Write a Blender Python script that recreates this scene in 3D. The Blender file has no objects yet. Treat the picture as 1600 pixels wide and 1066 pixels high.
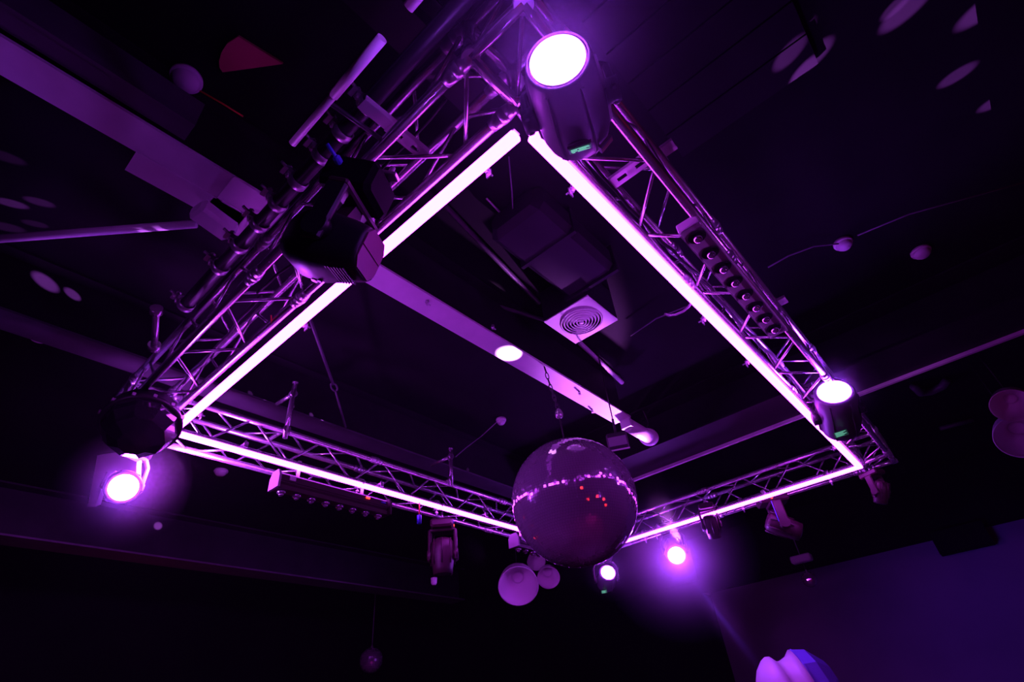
import bpy, bmesh, math, random
from mathutils import Vector, Matrix
PI = math.pi
random.seed(7)
SC = bpy.context.scene
COL = SC.collection

# ---------------------------------------------------------------- camera
# origin = camera position (1.5 m above the floor); X and Y run along the lighting truss rectangle, Z is up
F = 833.95
R3 = Matrix(((0.66341489, 0.40606124, 0.62848624),
             (-0.7433674, 0.45348666, 0.49168563),
             (-0.08535565, -0.79338775, 0.60270249)))      # world = R3 @ (right, down, forward)
cam_d = bpy.data.cameras.new('camera')
cam_d.sensor_width = 36.0
cam_d.lens = F * 36.0 / 1600.0
cam_d.clip_start = 0.02
cam_o = bpy.data.objects.new('camera', cam_d)
COL.objects.link(cam_o)
right = Vector((R3[0][0], R3[1][0], R3[2][0])); down = Vector((R3[0][1], R3[1][1], R3[2][1])); fwd = Vector((R3[0][2], R3[1][2], R3[2][2]))
cm = Matrix((right, -down, -fwd)).transposed().to_4x4()
cam_o.matrix_world = cm
SC.camera = cam_o
FLOOR = -1.5

def ray(px, py): return R3 @ Vector(((px - 800) / F, (py - 533) / F, 1.0))
def at_z(px, py, z): r = ray(px, py); return r * (z / r.z)
def at_x(px, py, x): r = ray(px, py); return r * (x / r.x)
def at_y(px, py, y): r = ray(px, py); return r * (y / r.y)
def at_d(px, py, d): return ray(px, py) * d

# ---------------------------------------------------------------- colour management, world, light
SC.view_settings.view_transform = 'Standard'
SC.view_settings.look = 'None'
SC.view_settings.gamma = 1.0
SC.view_settings.use_curve_mapping = False
SC.view_settings.exposure = 0.0
cy = SC.cycles
cy.use_denoising = True
cy.max_bounces = 5; cy.diffuse_bounces = 3; cy.glossy_bounces = 3; cy.transmission_bounces = 3; cy.volume_bounces = 0
cy.sample_clamp_indirect = 4.0
cy.sample_clamp_direct = 0.0
cy.caustics_reflective = False
cy.caustics_refractive = False
w = bpy.data.worlds.new('world'); SC.world = w; w.use_nodes = True
w.node_tree.nodes['Background'].inputs[0].default_value = (0.25, 0.05, 0.6, 1)
w.node_tree.nodes['Background'].inputs[1].default_value = 0.004

LED_COL = (0.50, 0.038, 0.86); LED_STR = 24.0
LAMP_COL = (0.34, 0.04, 1.0); LAMP_STR = 160.0
BEAM_COL = (0.45, 0.06, 1.0)
# thin haze filling the room
HAZE = 0.0006
wn = w.node_tree; vs_ = wn.nodes.new('ShaderNodeVolumeScatter'); vs_.inputs['Anisotropy'].default_value = 0.2; vs_.inputs['Density'].default_value = HAZE
wn.links.new(vs_.outputs[0], wn.nodes['World Output'].inputs['Volume'])
cy.volume_step_rate = 1.0
cy.volume_max_steps = 64

def lamp(name, kind, loc, energy, color, aim=None, **kw):
    d = bpy.data.lights.new(name, kind); d.energy = energy; d.color = color
    for k, v in kw.items(): setattr(d, k, v)
    o = bpy.data.objects.new(name, d); COL.objects.link(o); o.location = loc
    if aim is not None:
        o.rotation_euler = (Vector(aim) - Vector(loc)).to_track_quat('-Z', 'Y').to_euler()
    return o
# unseen magenta spot added to light the dance floor mirrored in the ball
lamp('floor_fill_light', 'SPOT', (2.0, -2.6, 1.0), 540, (0.58, 0.005, 0.30), aim=(3.2, 2.0, FLOOR), spot_size=1.05, spot_blend=.8, shadow_soft_size=.15)
# strong lamp burning behind the faceted dome at the left corner
lamp('corner_flood_light', 'POINT', (1.19, 4.25, 1.92), 130, (0.50, 0.06, 0.95), shadow_soft_size=.09)
# unseen red point lights added to make red sparkles on the mirror ball
for p_ in ((-.13, -1.76, 1.3), (.71, -2.09, -.09), (2.22, -2.83, .29), (2.88, -2.9, .11), (3.99, -2.56, -.82), (2.26, 7.43, 1.22), (2.12, 7.26, .23), (1.64, 6.94, -.32), (3.23, 7.04, -.83), (2.5, 7.1, .0), (2.5, -2.85, .2)):
    lamp('red_sparkle_light', 'POINT', p_, 1.2, (1.0, .02, .02), shadow_soft_size=.035)
# unseen purple fill added to brighten the pendants at the right edge
lamp('pendant_fill_light', 'SPOT', (2.2, -3.2, 0.6), 260, (0.45, 0.08, 0.75), aim=(5.3, -.62, 1.8), spot_size=.42, spot_blend=.8, shadow_soft_size=.1)
# two unseen purple fills added on the near side to brighten the trusses
lamp('truss_fill_light', 'SPOT', (2.6, -2.8, 0.4), 170, (0.42, 0.05, 0.80), aim=(2.9, .45, 2.05), spot_size=.75, spot_blend=1.0, shadow_soft_size=.08)
lamp('truss_fill_light', 'SPOT', (-2.4, 1.2, 0.3), 75, (0.42, 0.05, 0.85), aim=(.85, 3.3, 2.0), spot_size=.8, spot_blend=1.0, shadow_soft_size=.08)
# blue wash on the far right wall
lamp('wall_wash_light', 'SPOT', (8.4, 0.8, 1.2), 75, (0.13, 0.03, 1.0), aim=(12, -0.6, -0.2), spot_size=2.4, spot_blend=1.0, shadow_soft_size=0.3)

# ---------------------------------------------------------------- materials
MATS = {}
def mat(name, col=(0.5, 0.5, 0.5), rough=0.5, metal=0.0, emit=None, strength=0.0, noise=None, bump=0.0, scale=8.0, coat=0.0, spec=None, alpha=None, trans=0.0):
    if name in MATS: return MATS[name]
    m = bpy.data.materials.new(name); m.use_nodes = True
    nt = m.node_tree; b = nt.nodes['Principled BSDF']
    b.inputs['Base Color'].default_value = (*col, 1)
    b.inputs['Roughness'].default_value = rough
    b.inputs['Metallic'].default_value = metal
    b.inputs['Coat Weight'].default_value = coat
    if spec is not None: b.inputs['Specular IOR Level'].default_value = spec
    if trans: b.inputs['Transmission Weight'].default_value = trans
    if emit:
        b.inputs['Emission Color'].default_value = (*emit, 1); b.inputs['Emission Strength'].default_value = strength
    if noise is not None or bump:
        tc = nt.nodes.new('ShaderNodeTexCoord'); n = nt.nodes.new('ShaderNodeTexNoise')
        n.inputs['Scale'].default_value = scale; n.inputs['Detail'].default_value = 6
        nt.links.new(tc.outputs['Object'], n.inputs['Vector'])
        if noise is not None:
            cr = nt.nodes.new('ShaderNodeValToRGB')
            cr.color_ramp.elements[0].position = 0.3; cr.color_ramp.elements[1].position = 0.75
            cr.color_ramp.elements[0].color = (*noise, 1); cr.color_ramp.elements[1].color = (*col, 1)
            nt.links.new(n.outputs['Fac'], cr.inputs['Fac']); nt.links.new(cr.outputs['Color'], b.inputs['Base Color'])
        if bump:
            bn = nt.nodes.new('ShaderNodeBump'); bn.inputs['Strength'].default_value = bump; bn.inputs['Distance'].default_value = 0.01
            nt.links.new(n.outputs['Fac'], bn.inputs['Height']); nt.links.new(bn.outputs['Normal'], b.inputs['Normal'])
    MATS[name] = m
    return m
M_led = mat('led_diffuser', (0.8, 0.8, 0.8), 0.4, emit=LED_COL, strength=LED_STR)
M_lens = mat('lit_lens', (0.8, 0.8, 0.8), 0.3, emit=LAMP_COL, strength=LAMP_STR)
M_lensrim = mat('lit_lens_rim', (0.8, 0.8, 0.8), 0.3, emit=(0.5, 0.1, 0.9), strength=.35)
M_alu = mat('truss_aluminium', (0.70, 0.70, 0.72), 0.27, 0.82, noise=(0.5, 0.5, 0.52), scale=20)
M_steel = mat('zinc_steel', (0.7, 0.7, 0.72), 0.35, 0.8, noise=(0.5, 0.5, 0.52), scale=30)
M_black = mat('black_plastic', (0.035, 0.033, 0.038), 0.38, 0.0, bump=0.05, scale=60)
M_blackmetal = mat('black_metal', (0.05, 0.048, 0.055), 0.42, 0.3)
M_matte = mat('matte_black', (0.012, 0.010, 0.013), 0.42, spec=.35)
M_flat = mat('flat_black', (0.006, 0.005, 0.007), 0.85, spec=.08)
M_gloss = mat('black_gloss', (0.03, 0.03, 0.035), 0.12, 0.2, coat=1.0)
M_darkgrey = mat('dark_grey_housing', (0.12, 0.11, 0.13), 0.45)
M_yoke = mat('grey_yoke', (0.30, 0.29, 0.32), 0.5)
M_ceil = mat('ceiling_black_paint', (0.012, 0.009, 0.014), 0.85, noise=(0.005, 0.004, 0.006), scale=1.3, bump=0.1, spec=.15)
M_ceil2 = mat('ceiling_panel', (0.022, 0.017, 0.024), 0.8, noise=(0.010, 0.008, 0.012), scale=1.0, spec=.15)
M_wallb = mat('black_wall', (0.008, 0.006, 0.009), 0.9, noise=(0.003, 0.0025, 0.004), scale=0.8, spec=.1)
M_wallr = mat('painted_wall', (0.25, 0.22, 0.28), 0.85, noise=(0.20, 0.17, 0.23), scale=1.2)
M_floor = mat('dance_floor', (0.10, 0.05, 0.07), 0.55, noise=(0.06, 0.03, 0.05), scale=1.5)  # reddish albedo stands in for part of the magenta light on the floor
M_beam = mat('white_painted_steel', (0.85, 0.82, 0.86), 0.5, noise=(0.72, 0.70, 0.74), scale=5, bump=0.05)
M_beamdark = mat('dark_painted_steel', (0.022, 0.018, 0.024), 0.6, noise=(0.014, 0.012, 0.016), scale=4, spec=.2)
M_beammid = mat('grey_painted_steel', (0.11, 0.10, 0.12), 0.55, noise=(0.07, 0.06, 0.08), scale=4)
M_white = mat('white_plastic', (0.78, 0.76, 0.8), 0.45)
M_shade = mat('white_shade', (0.88, 0.80, 0.88), 0.6)
M_duct = mat('black_duct', (0.03, 0.025, 0.034), 0.6, noise=(0.018, 0.015, 0.022), scale=3, spec=.2)
M_cable = mat('black_cable', (0.02, 0.02, 0.02), 0.5)
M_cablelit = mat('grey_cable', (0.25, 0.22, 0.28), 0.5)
M_redcable = mat('red_cable', (0.7, 0.06, 0.03), 0.5)
M_blue = mat('blue_plastic', (0.08, 0.10, 0.75), 0.4)
M_glass = mat('bulb_glass', (0.7, 0.65, 0.75), 0.08, 0.9)
M_display = mat('lit_display', (0.02, 0.02, 0.02), 0.3, emit=(0.05, 0.30, 0.22), strength=0.10)
M_displaytext = mat('display_text', (0.02, 0.02, 0.02), 0.3, emit=(0.25, 0.9, 0.65), strength=0.9)
M_amber = mat('amber_label', (0.5, 0.28, 0.12), 0.5)
M_redled = mat('red_indicator', (0.1, 0, 0), 0.4, emit=(1.0, 0.05, 0.03), strength=3)
M_redpatch = mat('light_patch_red', (0.60, 0.10, 0.14), 0.7)  # red of a ceiling light patch put into the colour
M_brown = mat('dark_magenta_housing', (0.042, 0.010, 0.022), 0.5)

def mirror_material():
    m = bpy.data.materials.new('mirror_tiles'); m.use_nodes = True
    b = m.node_tree.nodes['Principled BSDF']
    b.inputs['Base Color'].default_value = (0.66, 0.60, 0.68, 1)
    b.inputs['Metallic'].default_value = 0.72; b.inputs['Roughness'].default_value = 0.07
    return m
M_mirror = mirror_material()

# ---------------------------------------------------------------- mesh collector
class MB:
    def __init__(s): s.v = []; s.f = []; s.sm = []; s.mi = []; s.cur = 0
    def add(s, vs, fs, smooth=False):
        n = len(s.v); s.v += [Vector(v) for v in vs]
        for f in fs: s.f.append([i + n for i in f]); s.sm.append(smooth); s.mi.append(s.cur)
        return s
    def box(s, c, size, m=None):
        c = Vector(c); hx, hy, hz = [a / 2 for a in size]
        vs = [Vector((x, y, z)) for x in (-hx, hx) for y in (-hy, hy) for z in (-hz, hz)]
        if m is not None: vs = [m @ v for v in vs]
        vs = [v + c for v in vs]
        return s.add(vs, [(0, 1, 3, 2), (4, 6, 7, 5), (0, 4, 5, 1), (2, 3, 7, 6), (0, 2, 6, 4), (1, 5, 7, 3)])
    def cbox(s, c, size, b=0.01, m=None):       # box with chamfered long edges (octagonal section along its longest side)
        c = Vector(c); size = list(size); ax = size.index(max(size)); o = [i for i in range(3) if i != ax]
        h = [a / 2 for a in size]; ring = []
        hu, hv = h[o[0]], h[o[1]]; b = min(b, hu * .9, hv * .9)
        for (u, v) in ((hu - b, -hv), (hu, -hv + b), (hu, hv - b), (hu - b, hv), (-hu + b, hv), (-hu, hv - b), (-hu, -hv + b), (-hu + b, -hv)): ring.append((u, v))
        vs = []
        for t, k in ((-h[ax], 1), (-h[ax] + b, 0), (h[ax] - b, 0), (h[ax], 1)):
            for (u, v) in ring:
                q = [0, 0, 0]; q[ax] = t
                q[o[0]] = u * (1 - k * b / hu); q[o[1]] = v * (1 - k * b / hv); q = Vector(q)
                vs.append((m @ q if m is not None else q) + c)
        fs = []
        for j in range(3):
            for i in range(8): fs.append((j * 8 + i, j * 8 + (i + 1) % 8, (j + 1) * 8 + (i + 1) % 8, (j + 1) * 8 + i))
        fs.append(tuple(range(7, -1, -1))); fs.append(tuple(range(24, 32)))
        return s.add(vs, fs)
    def tube(s, p0, p1, r, n=12, r1=None, caps=True, smooth=True):
        p0 = Vector(p0); p1 = Vector(p1); d = (p1 - p0)
        if d.length < 1e-6: return s
        z = d.normalized(); a = Vector((0, 0, 1)) if abs(z.z) < .9 else Vector((1, 0, 0))
        x = a.cross(z).normalized(); y = z.cross(x); r1 = r if r1 is None else r1
        vs = [p0 + (x * math.cos(2 * PI * i / n) + y * math.sin(2 * PI * i / n)) * r for i in range(n)]
        vs += [p1 + (x * math.cos(2 * PI * i / n) + y * math.sin(2 * PI * i / n)) * r1 for i in range(n)]
        s.add(vs, [(i, (i + 1) % n, n + (i + 1) % n, n + i) for i in range(n)], smooth)
        if caps: s.add(vs, [tuple(range(n - 1, -1, -1)), tuple(range(n, 2 * n))])
        return s
    def path(s, pts, r, n=6, closed=False):
        pts = [Vector(p) for p in pts]; k = len(pts); rings = []
        prev = None
        for i, p in enumerate(pts):
            t = (pts[(i + 1) % k] - pts[i - 1]) if closed else (pts[min(i + 1, k - 1)] - pts[max(i - 1, 0)])
            t.normalize()
            x = (prev - t * prev.dot(t)) if prev is not None else (Vector((0.3, 0.5, 0.8)).cross(t))
            if x.length < 1e-5: x = Vector((1, 0, 0)).cross(t)
            x.normalize(); prev = x; y = t.cross(x)
            rings.append([p + (x * math.cos(2 * PI * j / n) + y * math.sin(2 * PI * j / n)) * r for j in range(n)])
        vs = [v for q in rings for v in q]; fs = []
        for i in range(k if closed else k - 1):
            a = i * n; b = ((i + 1) % k) * n
            for j in range(n): fs.append((a + j, a + (j + 1) % n, b + (j + 1) % n, b + j))
        if not closed: fs += [tuple(range(n - 1, -1, -1)), tuple((k - 1) * n + j for j in range(n))]
        return s.add(vs, fs, True)
    def lathe(s, prof, n=32, m=None, smooth=True, cap0=True, cap1=True, phase=0.0):   # prof: (radius, z) pairs about local Z
        vs = []
        for (r, z) in prof:
            for i in range(n):
                q = Vector((r * math.cos(2 * PI * i / n + phase), r * math.sin(2 * PI * i / n + phase), z)); vs.append(m @ q if m is not None else q)
        fs = []
        for j in range(len(prof) - 1):
            for i in range(n): fs.append((j * n + i, j * n + (i + 1) % n, (j + 1) * n + (i + 1) % n, (j + 1) * n + i))
        s.add(vs, fs, smooth)
        k = len(prof) - 1
        if cap0 and prof[0][0] > 1e-5: s.add([vs[i] for i in range(n)], [tuple(range(n - 1, -1, -1))])
        if cap1 and prof[-1][0] > 1e-5: s.add([vs[k * n + i] for i in range(n)], [tuple(range(n))])
        return s
    def prism(s, poly, z0, z1, m=None):        # poly in XY extruded along Z
        n = len(poly); vs = [Vector((x, y, z)) for z in (z0, z1) for (x, y) in poly]
        if m is not None: vs = [m @ v for v in vs]
        return s.add(vs, [tuple(range(n - 1, -1, -1)), tuple(range(n, 2 * n))] + [(i, (i + 1) % n, n + (i + 1) % n, n + i) for i in range(n)])
    def build(s, name, material, parent=None, origin=None, bevel=0.0):
        me = bpy.data.meshes.new(name); o = Vector(origin) if origin is not None else Vector((0, 0, 0))
        me.from_pydata([tuple(v - o) for v in s.v], [], s.f)
        me.polygons.foreach_set('use_smooth', s.sm)
        ms = material if isinstance(material, (list, tuple)) else [material]
        for mm in ms: me.materials.append(mm)
        if len(ms) > 1: me.polygons.foreach_set('material_index', s.mi)
        bm = bmesh.new(); bm.from_mesh(me); bmesh.ops.remove_doubles(bm, verts=bm.verts, dist=1e-6)
        bmesh.ops.recalc_face_normals(bm, faces=bm.faces); bm.to_mesh(me); bm.free(); me.update()
        ob = bpy.data.objects.new(name, me); COL.objects.link(ob)
        if parent is not None: ob.parent = parent
        ob.location = o
        if bevel:
            md = ob.modifiers.new('bevel', 'BEVEL'); md.width = bevel; md.segments = 2; md.limit_method = 'ANGLE'
        return ob

def tag(o, label=None, cat=None, group=None, kind=None):
    if label: o['label'] = label
    if cat: o['category'] = cat
    if group: o['group'] = group
    if kind: o['kind'] = kind
    return o
def empty(name, loc=(0, 0, 0), m=None):
    o = bpy.data.objects.new(name, None); COL.objects.link(o); o.empty_display_size = 0.05
    if m is not None: o.matrix_world = m
    else: o.location = loc
    return o
def struct(o, k='structure'): o['kind'] = k; return o
def frame(z, up=(0, 0, 1), origin=(0, 0, 0)):     # matrix whose local Z points along z
    z = Vector(z).normalized(); x = Vector(up).cross(z)
    if x.length < 1e-4: x = Vector((1, 0, 0))
    x.normalize(); y = z.cross(x)
    m = Matrix((x, y, z)).transposed().to_4x4(); m.translation = Vector(origin); return m
def copy_tree(o, parent=None):
    c = o.copy(); COL.objects.link(c); c.parent = parent
    if parent is not None: c.matrix_parent_inverse = o.matrix_parent_inverse
    for ch in [x for x in bpy.data.objects if x.parent == o]: copy_tree(ch, c)
    return c

# ================================================================ THE ROOM
CZ = 3.3
struct(MB().box((4, 1, CZ + .1), (24, 20, .2)).build('ceiling', M_ceil))
struct(MB().box((4, 1, FLOOR - .1), (24, 20, .2)).build('floor', M_floor))
struct(MB().box((-7.9, 1, .9), (.2, 20, 4.8)).build('wall_left', M_wallb))
struct(MB().box((4, -8.9, .9), (24, .2, 4.8)).build('wall_front', M_wallb))
struct(MB().box((4, 10.9, .9), (24, .2, 4.8)).build('wall_back', M_wallb))
struct(MB().box((15.9, 1, .9), (.2, 20, 4.8)).build('wall_far', M_wallb))
# lighter painted wall on the right and the black header above it
struct(MB().box((12.1, -2.0, (FLOOR + 2.2) / 2), (.2, 13.68, 2.2 - FLOOR)).build('wall_right', M_wallr))
struct(MB().box((12.05, -2.0, 2.75), (.4, 13.9, 1.1)).build('trim_1', M_wallb))
struct(MB().box((11.75, 0.3, 2.08), (.3, .75, .34)).build('trim_2', M_wallb))

# ================================================================ LED TUBE RING
X0, X1, Y0, Y1, ZL = 1.051, 6.43, 0.638, 3.996, 2.0
LR = 0.029
def led(p0, p1, label, clips, inward):
    p0 = Vector(p0); p1 = Vector(p1); t = empty('led_tube', (p0 + p1) / 2)
    o = (p0 + p1) / 2
    d = (p1 - p0).normalized()
    side = d.cross(Vector((0, 0, 1)))
    m = Matrix((d, side, Vector((0, 0, 1)))).transposed()
    L2 = (p1 - p0).length / 2 - .004; n = 20; vs = []
    for x_, k_ in ((-L2, .75), (-L2 + .006, 1), (L2 - .006, 1), (L2, .75)):
        vs += [m @ Vector((x_, LR * k_ * math.copysign(abs(math.cos(a)) ** .7, math.cos(a)), .017 * k_ * math.copysign(abs(math.sin(a)) ** .7, math.sin(a)))) for a in [2 * PI * i / n for i in range(n)]]
    q = MB(); q.add(vs, [(j * n + i, j * n + (i + 1) % n, (j + 1) * n + (i + 1) % n, (j + 1) * n + i) for j in range(3) for i in range(n)], True); q.add(vs, [tuple(range(n)), tuple(range(3 * n, 4 * n))])
    q.build('diffuser', M_led, t)
    b = MB(); up = Vector((0, 0, .024))
    b.box(up, ((p1 - p0).length, .034, .012), m)
    b.build('mounting_channel', M_alu, t)
    for k in clips:
        c = p0.lerp(p1, k) - o; inw = Vector(inward); q = MB()
        q.box(c + Vector((0, 0, .045)) + inw * .035, (.03, .075, .006) if abs(inw.y) > .5 else (.075, .03, .006))
        q.box(c + Vector((0, 0, .03)) + inw * .07, (.03, .006, .045) if abs(inw.y) > .5 else (.006, .03, .045))
        q.tube(c + inw * .055 + Vector((0, 0, .02)), c + inw * .055 + Vector((0, 0, .07)), .006, 8)
        q.tube(c + inw * .055 + Vector((0, 0, .052)), c + inw * .055 + Vector((0, 0, .062)), .012, 6)
        q.tube(c + inw * .04 + Vector((0, 0, .038)), c + inw * .095 + Vector((0, 0, .038)), .005, 8)
        q.build('clip', M_steel, t)
    tag(t, label, 'led tube light', 'glowing tubes edging the truss rectangle')
    return t
led((X0, Y0 + .04, ZL), (X0, Y1 - .06, ZL), 'glowing led tube on the upper left side of the rectangle, behind the dark lamp head', [.07, .52, .93], (1, 0, 0))
led((X0 - .03, Y1, ZL), (X1 - .034, Y1, ZL), 'glowing led tube on the lower left side of the rectangle, running behind the mirror ball', [.1, .34, .6, .8], (0, -1, 0))
led((X0 + .045, Y0, ZL), (X1 - .034, Y0, ZL), 'glowing led tube on the upper right side of the rectangle, under the white fixture row', [.07, .335, .47, .88], (0, 1, 0))
led((X1, Y0 - .03, ZL), (X1, Y1 + .03, ZL), 'glowing led tube on the short lower right side, right of the mirror ball', [.3, .7], (-1, 0, 0))

# ================================================================ TRUSSES
S = 0.26; CR = 0.025; ZB = 2.05; ZT = ZB + S
def truss(axis, a0, a1, c0, label, bays, couplers):
    # axis 'x' or 'y'; a0..a1 the run, c0 the low cross coordinate
    t = empty('truss_beam', (0, 0, 0)); t.location = P(axis, (a0 + a1) / 2, c0 + S / 2, ZB)
    o = Vector(t.location)
    cor = [(c0, ZB), (c0 + S, ZB), (c0, ZT), (c0 + S, ZT)]
    for (c, z) in cor:
        b = MB(); b.tube(P(axis, a0, c, z) - o, P(axis, a1, c, z) - o, CR, 16); b.build('chord', M_alu, t)
        for k in couplers:
            q = MB(); a = a0 + (a1 - a0) * k
            q.tube(P(axis, a - .07, c, z) - o, P(axis, a - .015, c, z) - o, CR + .001, 16, r1=CR + .008)
            q.tube(P(axis, a - .015, c, z) - o, P(axis, a + .015, c, z) - o, CR + .009, 16)
            q.tube(P(axis, a + .015, c, z) - o, P(axis, a + .07, c, z) - o, CR + .008, 16, r1=CR + .001)
            q.tube(P(axis, a - .045, c, z + .034) - o, P(axis, a - .045, c, z - .034) - o, .006, 8)
            q.tube(P(axis, a + .045, c, z + .034) - o, P(axis, a + .045, c, z - .034) - o, .006, 8)
            q.build('coupler', M_steel, t)
    st = (a1 - a0) / bays
    faces = [((c0, ZB), (c0 + S, ZB), 0), ((c0, ZT), (c0 + S, ZT), 1), ((c0, ZB), (c0, ZT), 1), ((c0 + S, ZB), (c0 + S, ZT), 0)]
    for (A, B, ph) in faces:
        for i in range(bays):
            u, v = (A, B) if (i + ph) % 2 == 0 else (B, A)
            p = P(axis, a0 + i * st + .02, *u) - o; q = P(axis, a0 + (i + 1) * st - .02, *v) - o
            MB().tube(p, q, .0095, 8).build('brace', M_alu, t)
    tag(t, label, 'truss', 'four trusses of the lighting rectangle')
    return t
def P(axis, a, c, z): return Vector((a, c, z)) if axis == 'x' else Vector((c, a, z))
XI, XO = 0.715, 6.48; YI, YO = 0.35, 4.05
truss('y', YI + S, YO, XI, 'box truss with ladder bracing above the upper left glowing tube, carrying the dark lamp head', 11, [.02, .46, .98])
truss('x', XI + S, XO, YO, 'box truss above the lower left glowing tube, running behind the mirror ball', 17, [.015, .34, .67, .985])
truss('x', XI + S, XO, YI, 'box truss above the upper right glowing tube, carrying the row of eight bulbs', 17, [.015, .27, .6, .985])
truss('y', YI + S, YO, XO, 'short box truss above the lower right glowing tube', 11, [.02, .5, .98])
def corner(x, y, label):
    t = empty('truss_corner', (x + S / 2, y + S / 2, ZB)); h = S / 2
    for sx in (-h, h):
        for sy in (-h, h):
            MB().tube((sx, sy, 0), (sx, sy, S), CR, 12).build('upright', M_alu, t)
    for z in (0, S):
        b = MB()
        for (p, q) in (((-h, -h), (h, -h)), ((h, -h), (h, h)), ((h, h), (-h, h)), ((-h, h), (-h, -h))): b.tube((*p, z), (*q, z), CR, 12)
        b.build('corner_frame', M_alu, t)
    for sx in (-h, h):
        for sy in (-h, h): MB().lathe([(.036, -.0), (.036, .03), (.03, .04)], 16, Matrix.Translation((sx, sy, -.02))).build('end_cap', M_steel, t)
    for (p, q) in (((-h, -h, 0), (h, h, 0)), ((-h, -h, S), (-h, h, 0)), ((h, -h, S), (h, h, 0))): MB().tube(p, q, .0095, 8).build('brace', M_alu, t)
    tag(t, label, 'truss corner', 'corner blocks of the lighting truss')
corner(XI, YI, 'truss corner block at the top corner of the rectangle, above the largest lit lamp')
corner(XI, YO, 'truss corner block at the left corner of the rectangle, above the faceted black dome')
corner(XO, YI, 'truss corner block at the right corner of the rectangle')
corner(XO, YO, 'truss corner block at the lower corner of the rectangle, behind the mirror ball')

# loose pipes along the upper left truss
def pipe(name, pts, r, m, label, cat, n=14, bumps=(), group=None):
    o = Vector(pts[0]); b = MB()
    for a, c in zip(pts, pts[1:]): b.tube(Vector(a) - o, Vector(c) - o, r, n)
    for (k, rr, ln) in bumps:
        d = (Vector(pts[1]) - o); p = d * k; dd = d.normalized() * ln / 2
        b.tube(p - dd, p + dd, rr, n)
    ob = b.build(name, m); ob.location = o
    return tag(ob, label, cat, group)
pz = 2.22
pipe('lighting_pipe', [(.276 * pz, -.1, pz), (.276 * pz, 2.88, pz)], .036, M_blackmetal, 'thick black pipe alongside the upper left truss, with small clamps on it', 'pipe')
pipe('lighting_pipe', [(.2205 * 2.02, -.3, 2.02), (.2205 * 2.02, at_z(640, 14, 2.02).y, 2.02)], .020, M_white, 'short end of a pale pipe cut off by the top edge of the photo', 'pipe')
fz = 2.02
pipe('lighting_pipe', [(.2205 * fz, at_z(592, 62, fz).y, fz), (.2205 * fz, .676 * fz, fz)], .0155, M_white, 'bare pale pipe catching light, furthest out beside the upper left truss', 'pipe', bumps=[(.24, .020, .30)])
lp_ = [o for o in bpy.data.objects if o.name.startswith('lighting_pipe')][-1]; lo_ = Vector(lp_.location); ya_ = at_z(592, 62, fz).y + .32
MB().tube(Vector((.2205 * fz, ya_, fz)) - lo_, Vector((XI, ya_, ZB)) - lo_, .010, 8).build('clamp_arm', M_blackmetal, lp_)

# small clamps on the thick black pipe
def clamp_mesh():
    b = MB(); b.lathe([(.040, -.02), (.046, -.02), (.046, .02), (.040, .02)], 14, Matrix.Rotation(PI / 2, 4, 'X'), cap0=False, cap1=False)
    b.box((-.045, 0, .02), (.035, .03, .03)); b.tube((-.055, 0, -.02), (-.055, 0, .06), .007, 8); b.tube((-.055, 0, .048), (-.055, 0, .06), .014, 6)
    b.box((-.075, 0, .02), (.02, .05, .012)); b.tube((-.08, -.022, .02), (-.105, -.022, .03), .008, 6)
    return b
cl = None
pos = [2.86, 2.44, 2.22, 2.02, 1.84, 1.66, 1.46, 1.3, 1.12]
names = ['lowest', 'second from the bottom', 'third from the bottom', 'fourth from the bottom', 'middle', 'fourth from the top', 'third from the top', 'second from the top', 'topmost']
for i, y in enumerate(pos):
    if cl is None: cl = clamp_mesh().build('pipe_clamp', M_steel); c = cl
    else: c = cl.copy(); COL.objects.link(c)
    c.location = (.276 * pz, y, pz)
    tag(c, 'small steel pipe clamp on the thick black pipe, %s of its row' % names[i], 'clamp', 'clamps along the thick black pipe')
t = pipe('bracing_strut', [(.51, 3.0, 2.2), (.62, 3.28, 2.15)], .02, M_alu, 'short pale strut below the end of the clamp row', 'strut', bumps=[(0, .034, .04), (1, .036, .04)])

# slotted plates bridging the truss
def slot_plate(c, ln, axis, label, wd=.055, tilt=0):
    t = MB(); L = ln / 2; W = wd / 2
    xs = [-L, -L + .04, -L + .09, -.03, .03, L - .09, L - .04, L]
    # plate with slot openings, made of strips
    m = Matrix.Rotation(PI / 2 if axis == 'y' else 0, 4, 'Z') @ Matrix.Rotation(tilt, 4, 'X')
    m3 = m.to_3x3()
    t.box(m3 @ Vector((0, -W + .009, 0)), (ln, .018, .004), m3); t.box(m3 @ Vector((0, W - .009, 0)), (ln, .018, .004), m3)
    for a, b in ((-L, -L + .035), (-L + .085, -L + .125), (L - .125, L - .085), (L - .035, L)):
        t.box(m3 @ Vector(((a + b) / 2, 0, 0)), (b - a, wd - .034, .004), m3)
    t.box(m3 @ Vector((0, 0, 0)), (ln - .25 if ln > .3 else .02, wd - .034, .004), m3)
    t.box(m3 @ Vector((0, -W, .012)), (ln, .004, .026), m3)
    t.box(m3 @ Vector((0, W, .012)), (ln, .004, .026), m3)
    o = t.build('slotted_channel', M_white); o.location = c
    return tag(o, label, 'slotted channel', 'slotted channels strapped under the trusses')
zz = ZB + .05
slot_plate(at_z(636, 222, zz), .20, 'x', 'slotted steel channel under the upper left truss, nearer the glowing tube', tilt=.2)
slot_plate(at_z(590, 182, zz), .16, 'x', 'slotted steel channel under the upper left truss, on its outer side', tilt=.2)
slot_plate(at_z(986, 267, zz), .22, 'y', 'slotted steel channel across the upper right truss, nearest the largest lit lamp', tilt=.2)
slot_plate(at_z(1034, 240, ZT + .04), .15, 'y', 'slotted steel channel jutting out over the outer side of the upper right truss', tilt=.2)
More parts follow.
